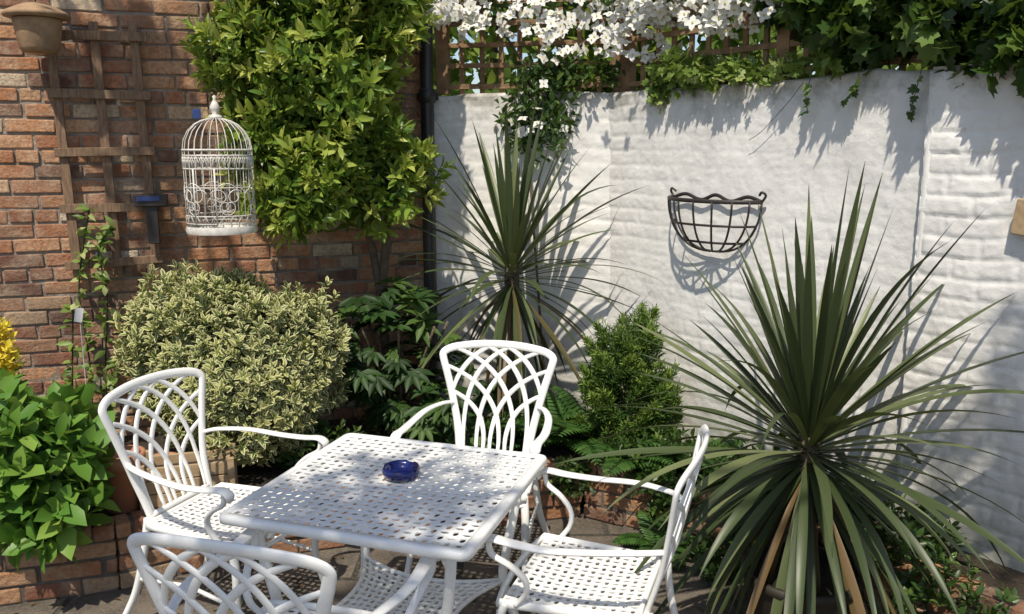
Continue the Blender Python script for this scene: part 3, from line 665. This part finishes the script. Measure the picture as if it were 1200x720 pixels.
leafmesh('hanging_leaves',P,np.array(D),np.tile([-.7,-.6,.3],(n,1))+rg.normal(size=(n,3))*.2,rg.uniform(.03,.055,n),rg.uniform(.03,.05,n),T_IVY,M_ivy,rg.random(n),t)
t=empty('white_clematis_vine')
def vclip(P,m=.10):
    a=((P[:,:2]-W0)@nW)<m; bb=P[:,1]>(4.90-.2*P[:,0]-m-.05)
    return np.where(P[:,0]>.45,a,bb)
spec=[((.1,4.96,2.62),(.5,.14,.14),80),((.0,4.98,2.8),(.6,.2,.15),130),((.8,4.60,2.62),(.25,.3,.14),110),((1.13,4.18,2.60),(.28,.35,.17),130),((1.38,3.88,2.6),(.3,.3,.2),150),((.14,4.84,1.98),(.24,.14,.24),250),((.2,4.87,2.2),(.22,.13,.13),110),((.44,4.80,2.22),(.2,.14,.08),50),((.6,4.8,2.7),(.3,.2,.15),110)]
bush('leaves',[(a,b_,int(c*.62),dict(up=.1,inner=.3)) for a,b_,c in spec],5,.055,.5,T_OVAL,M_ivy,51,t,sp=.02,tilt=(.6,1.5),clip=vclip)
rg=np.random.default_rng(61); P=[];D=[];Nn=[];C=[]
fs=[((.05,4.88,2.54),(.5,.10,.13),110),((.66,4.60,2.53),(.28,.22,.15),170),((.98,4.22,2.50),(.28,.3,.17),180),((1.26,3.90,2.48),(.22,.25,.15),75),((.16,4.76,2.0),(.16,.05,.22),9),((.34,4.78,2.38),(.3,.06,.12),36),((-.3,4.93,2.56),(.15,.08,.14),32),((.6,4.68,2.34),(.28,.14,.1),32),((.8,4.4,2.66),(.5,.4,.1),90)]
for c,r,n in fs:
    for i in range(n):
        d=nrmz(rg.normal(size=(1,3)))[0]; d[1]=-abs(d[1]); p=np.array(c)+d*np.array(r)*rg.uniform(.6,1.1)
        if not vclip(p[None],.15)[0]: 
            p[:2]-=nW*.12
        nn=nrmz((np.array([-.25,-.9,.35])+rg.normal(size=3)*.4)[None])[0]; a0=rg.random()*6; e1=nrmz(np.cross(nn,[0.1,0,1])[None])[0]; e2=np.cross(nn,e1)
        C.append((p,nn))
        for k in range(4):
            a=a0+k*math.pi/2; P.append(p); D.append(e1*math.cos(a)+e2*math.sin(a)+nn*.15); Nn.append(nn)
P=np.array(P);m_=len(P)
L_=np.repeat(rg.uniform(.026,.042,m_//4),4)
leafmesh('flowers',P,np.array(D),np.array(Nn),L_,L_*.9,T_OVAL,M_wfl,rg.random(m_),t)
mb=MB()
for p,nn in C: mb.box(Vector(p+nn*.004),(.004,.004,.004),None,.001)
mb.make('stamens',M_yel,parent=t)
mb=MB()
for q in ([(.2,4.6,.26),(.15,4.78,1.0),(.1,4.84,1.7),(.1,4.88,2.3)],[(.1,4.88,2.1),(.45,4.82,2.4),(.98,4.33,2.45),(1.38,3.83,2.5)],[(.1,4.88,2.2),(-.1,4.95,2.5),(-.3,4.97,2.6)]): mb.sweep(cr(q,6),.007)
mb.make('stems',M_bark,True,t)
t=empty('background_hedge')
bush('foliage',[((-.2,6.5,2.6),(1.5,.5,1.5),1000,dict(inner=.4)),((1.8,6.0,2.6),(1.4,.5,1.5),1000,dict(inner=.4)),((3.3,4.7,2.5),(1.2,.8,1.5),600,dict(inner=.4))],5,.16,.5,T_OVAL,M_hedge,91,t,sp=.03)
mb=MB()
for x,y in ((-.2,6.5),(1.8,6.0),(3.3,4.7)): mb.sweep([(x,y,0),(x,y,1.5),(x+.1,y,3)],[.07,.05,.02])
mb.make('trunks',M_bark,True,t)

# ---------------- pots & planter ----------------
def pot(name,loc,r,h,mt):
    e=empty(name,loc); mb=MB(); mb.lathe([(0,.0),(r*.68,0),(r*.92,h*.8),(r*1.03,h*.8),(r*1.05,h),(r*.9,h),(r*.86,h*.86),(0,h*.86)],n=28); mb.make('pot_body',mt,True,e); return e
pot('terracotta_pot',(-1.66,3.44,.285),.095,.25,M_terra); pot('terracotta_pot',(-1.85,3.58,.28),.09,.17,M_buff); pot('terracotta_pot',(-1.60,3.72,.28),.07,.13,M_terra)
e=empty('wooden_planter_box',(-1.42,3.56,.285),.28); mb=MB()
for y in (-.08,.08):
    for k in range(3): mb.box((0,y,.032+k*.06),(.17,.009,.028),None,.001)
for x in (-.165,.165): mb.box((x,0,.09),(.009,.07,.088),None,.001); 
for x in (-.18,.18):
    for y in (-.095,.095): mb.box((x,y,.10),(.015,.012,.1),None,.001)
mb.make('boards',M_wood_l,parent=e,bevel=.003); mb=MB(); mb.box((0,0,.13),(.155,.068,.01),None,.003); mb.make('compost',M_soil,parent=e)
rg=np.random.default_rng(8); n=320; P=np.stack([rg.uniform(-2.2,1.2,n),rg.uniform(1.2,3.7,n),np.full(n,.006)],-1); D=rg.normal(size=(n,3)); D[:,2]=0
leafmesh('fallen_leaves',P,D,np.tile([0,0,1.],(n,1))+rg.normal(size=(n,3))*.15,rg.uniform(.02,.045,n),rg.uniform(.012,.025,n),T_OVAL,M_cord,rg.random(n)*.2)

# ---------------- added tree outside frame, crown lobes placed to cast dappled shade ----------------
t=empty('added_shade_tree')
bush('foliage',[((-1.1,.25,4.4),(.75,.7,.4),115,dict(inner=.1)),((-2.2,3.2,4.3),(.4,.5,.35),60,dict(inner=.1)),((1.45,.85,4.3),(.45,.4,.3),95,dict(inner=.1)),((-1.6,-.3,4.6),(.8,.6,.4),50,dict(inner=.1))],7,.12,.5,T_OVAL,M_shade,101,t,sp=.04)
mb=MB()
for q,r in (([(-3.4,-.9,0),(-3.3,-.8,1.8),(-2.9,-.5,3.4),(-1.6,-.1,4.4),(-.9,.35,4.5)],.13),([(-.9,.35,4.5),(.0,.4,4.6),(.7,.6,4.5),(1.45,.85,4.3)],.03),([(-3.1,-.6,2.8),(-3.1,1.0,3.9),(-2.3,3.1,4.4)],.05)):
    c=cr(q,8); mb.sweep(c,[r*(1-.75*i/len(c)) for i in range(len(c))],None,10)
mb.make('trunk',M_bark,True,t)

# ---------------- light / camera ----------------
ts=Vector((-.14,-.50,.86)).normalized()
L=bpy.data.lights.new('sun','SUN'); L.energy=5.0; L.angle=math.radians(.8); L.color=(1,.92,.78)
lo=bpy.data.objects.new('sun',L); COL.objects.link(lo); lo.rotation_euler=ts.to_track_quat('Z','Y').to_euler(); lo.location=(-4,-4,8)
w=bpy.data.worlds.new('World'); S.world=w; w.use_nodes=True; nt=w.node_tree
sk=nt.nodes.new('ShaderNodeTexSky'); sk.sky_type='NISHITA'; sk.sun_disc=False; sk.sun_elevation=math.asin(ts.z); sk.sun_rotation=math.atan2(ts.x,ts.y)
bg=nt.nodes['Background']; bg.inputs[1].default_value=.135; nt.links.new(sk.outputs[0],bg.inputs[0])
cam=bpy.data.cameras.new('camera'); cam.lens=30; cam.sensor_width=36; cam.clip_end=600; cam.clip_start=.05
co=bpy.data.objects.new('camera',cam); COL.objects.link(co); co.location=(0,0,1.8); co.rotation_euler=(math.radians(90-10.5),0,0); S.camera=co
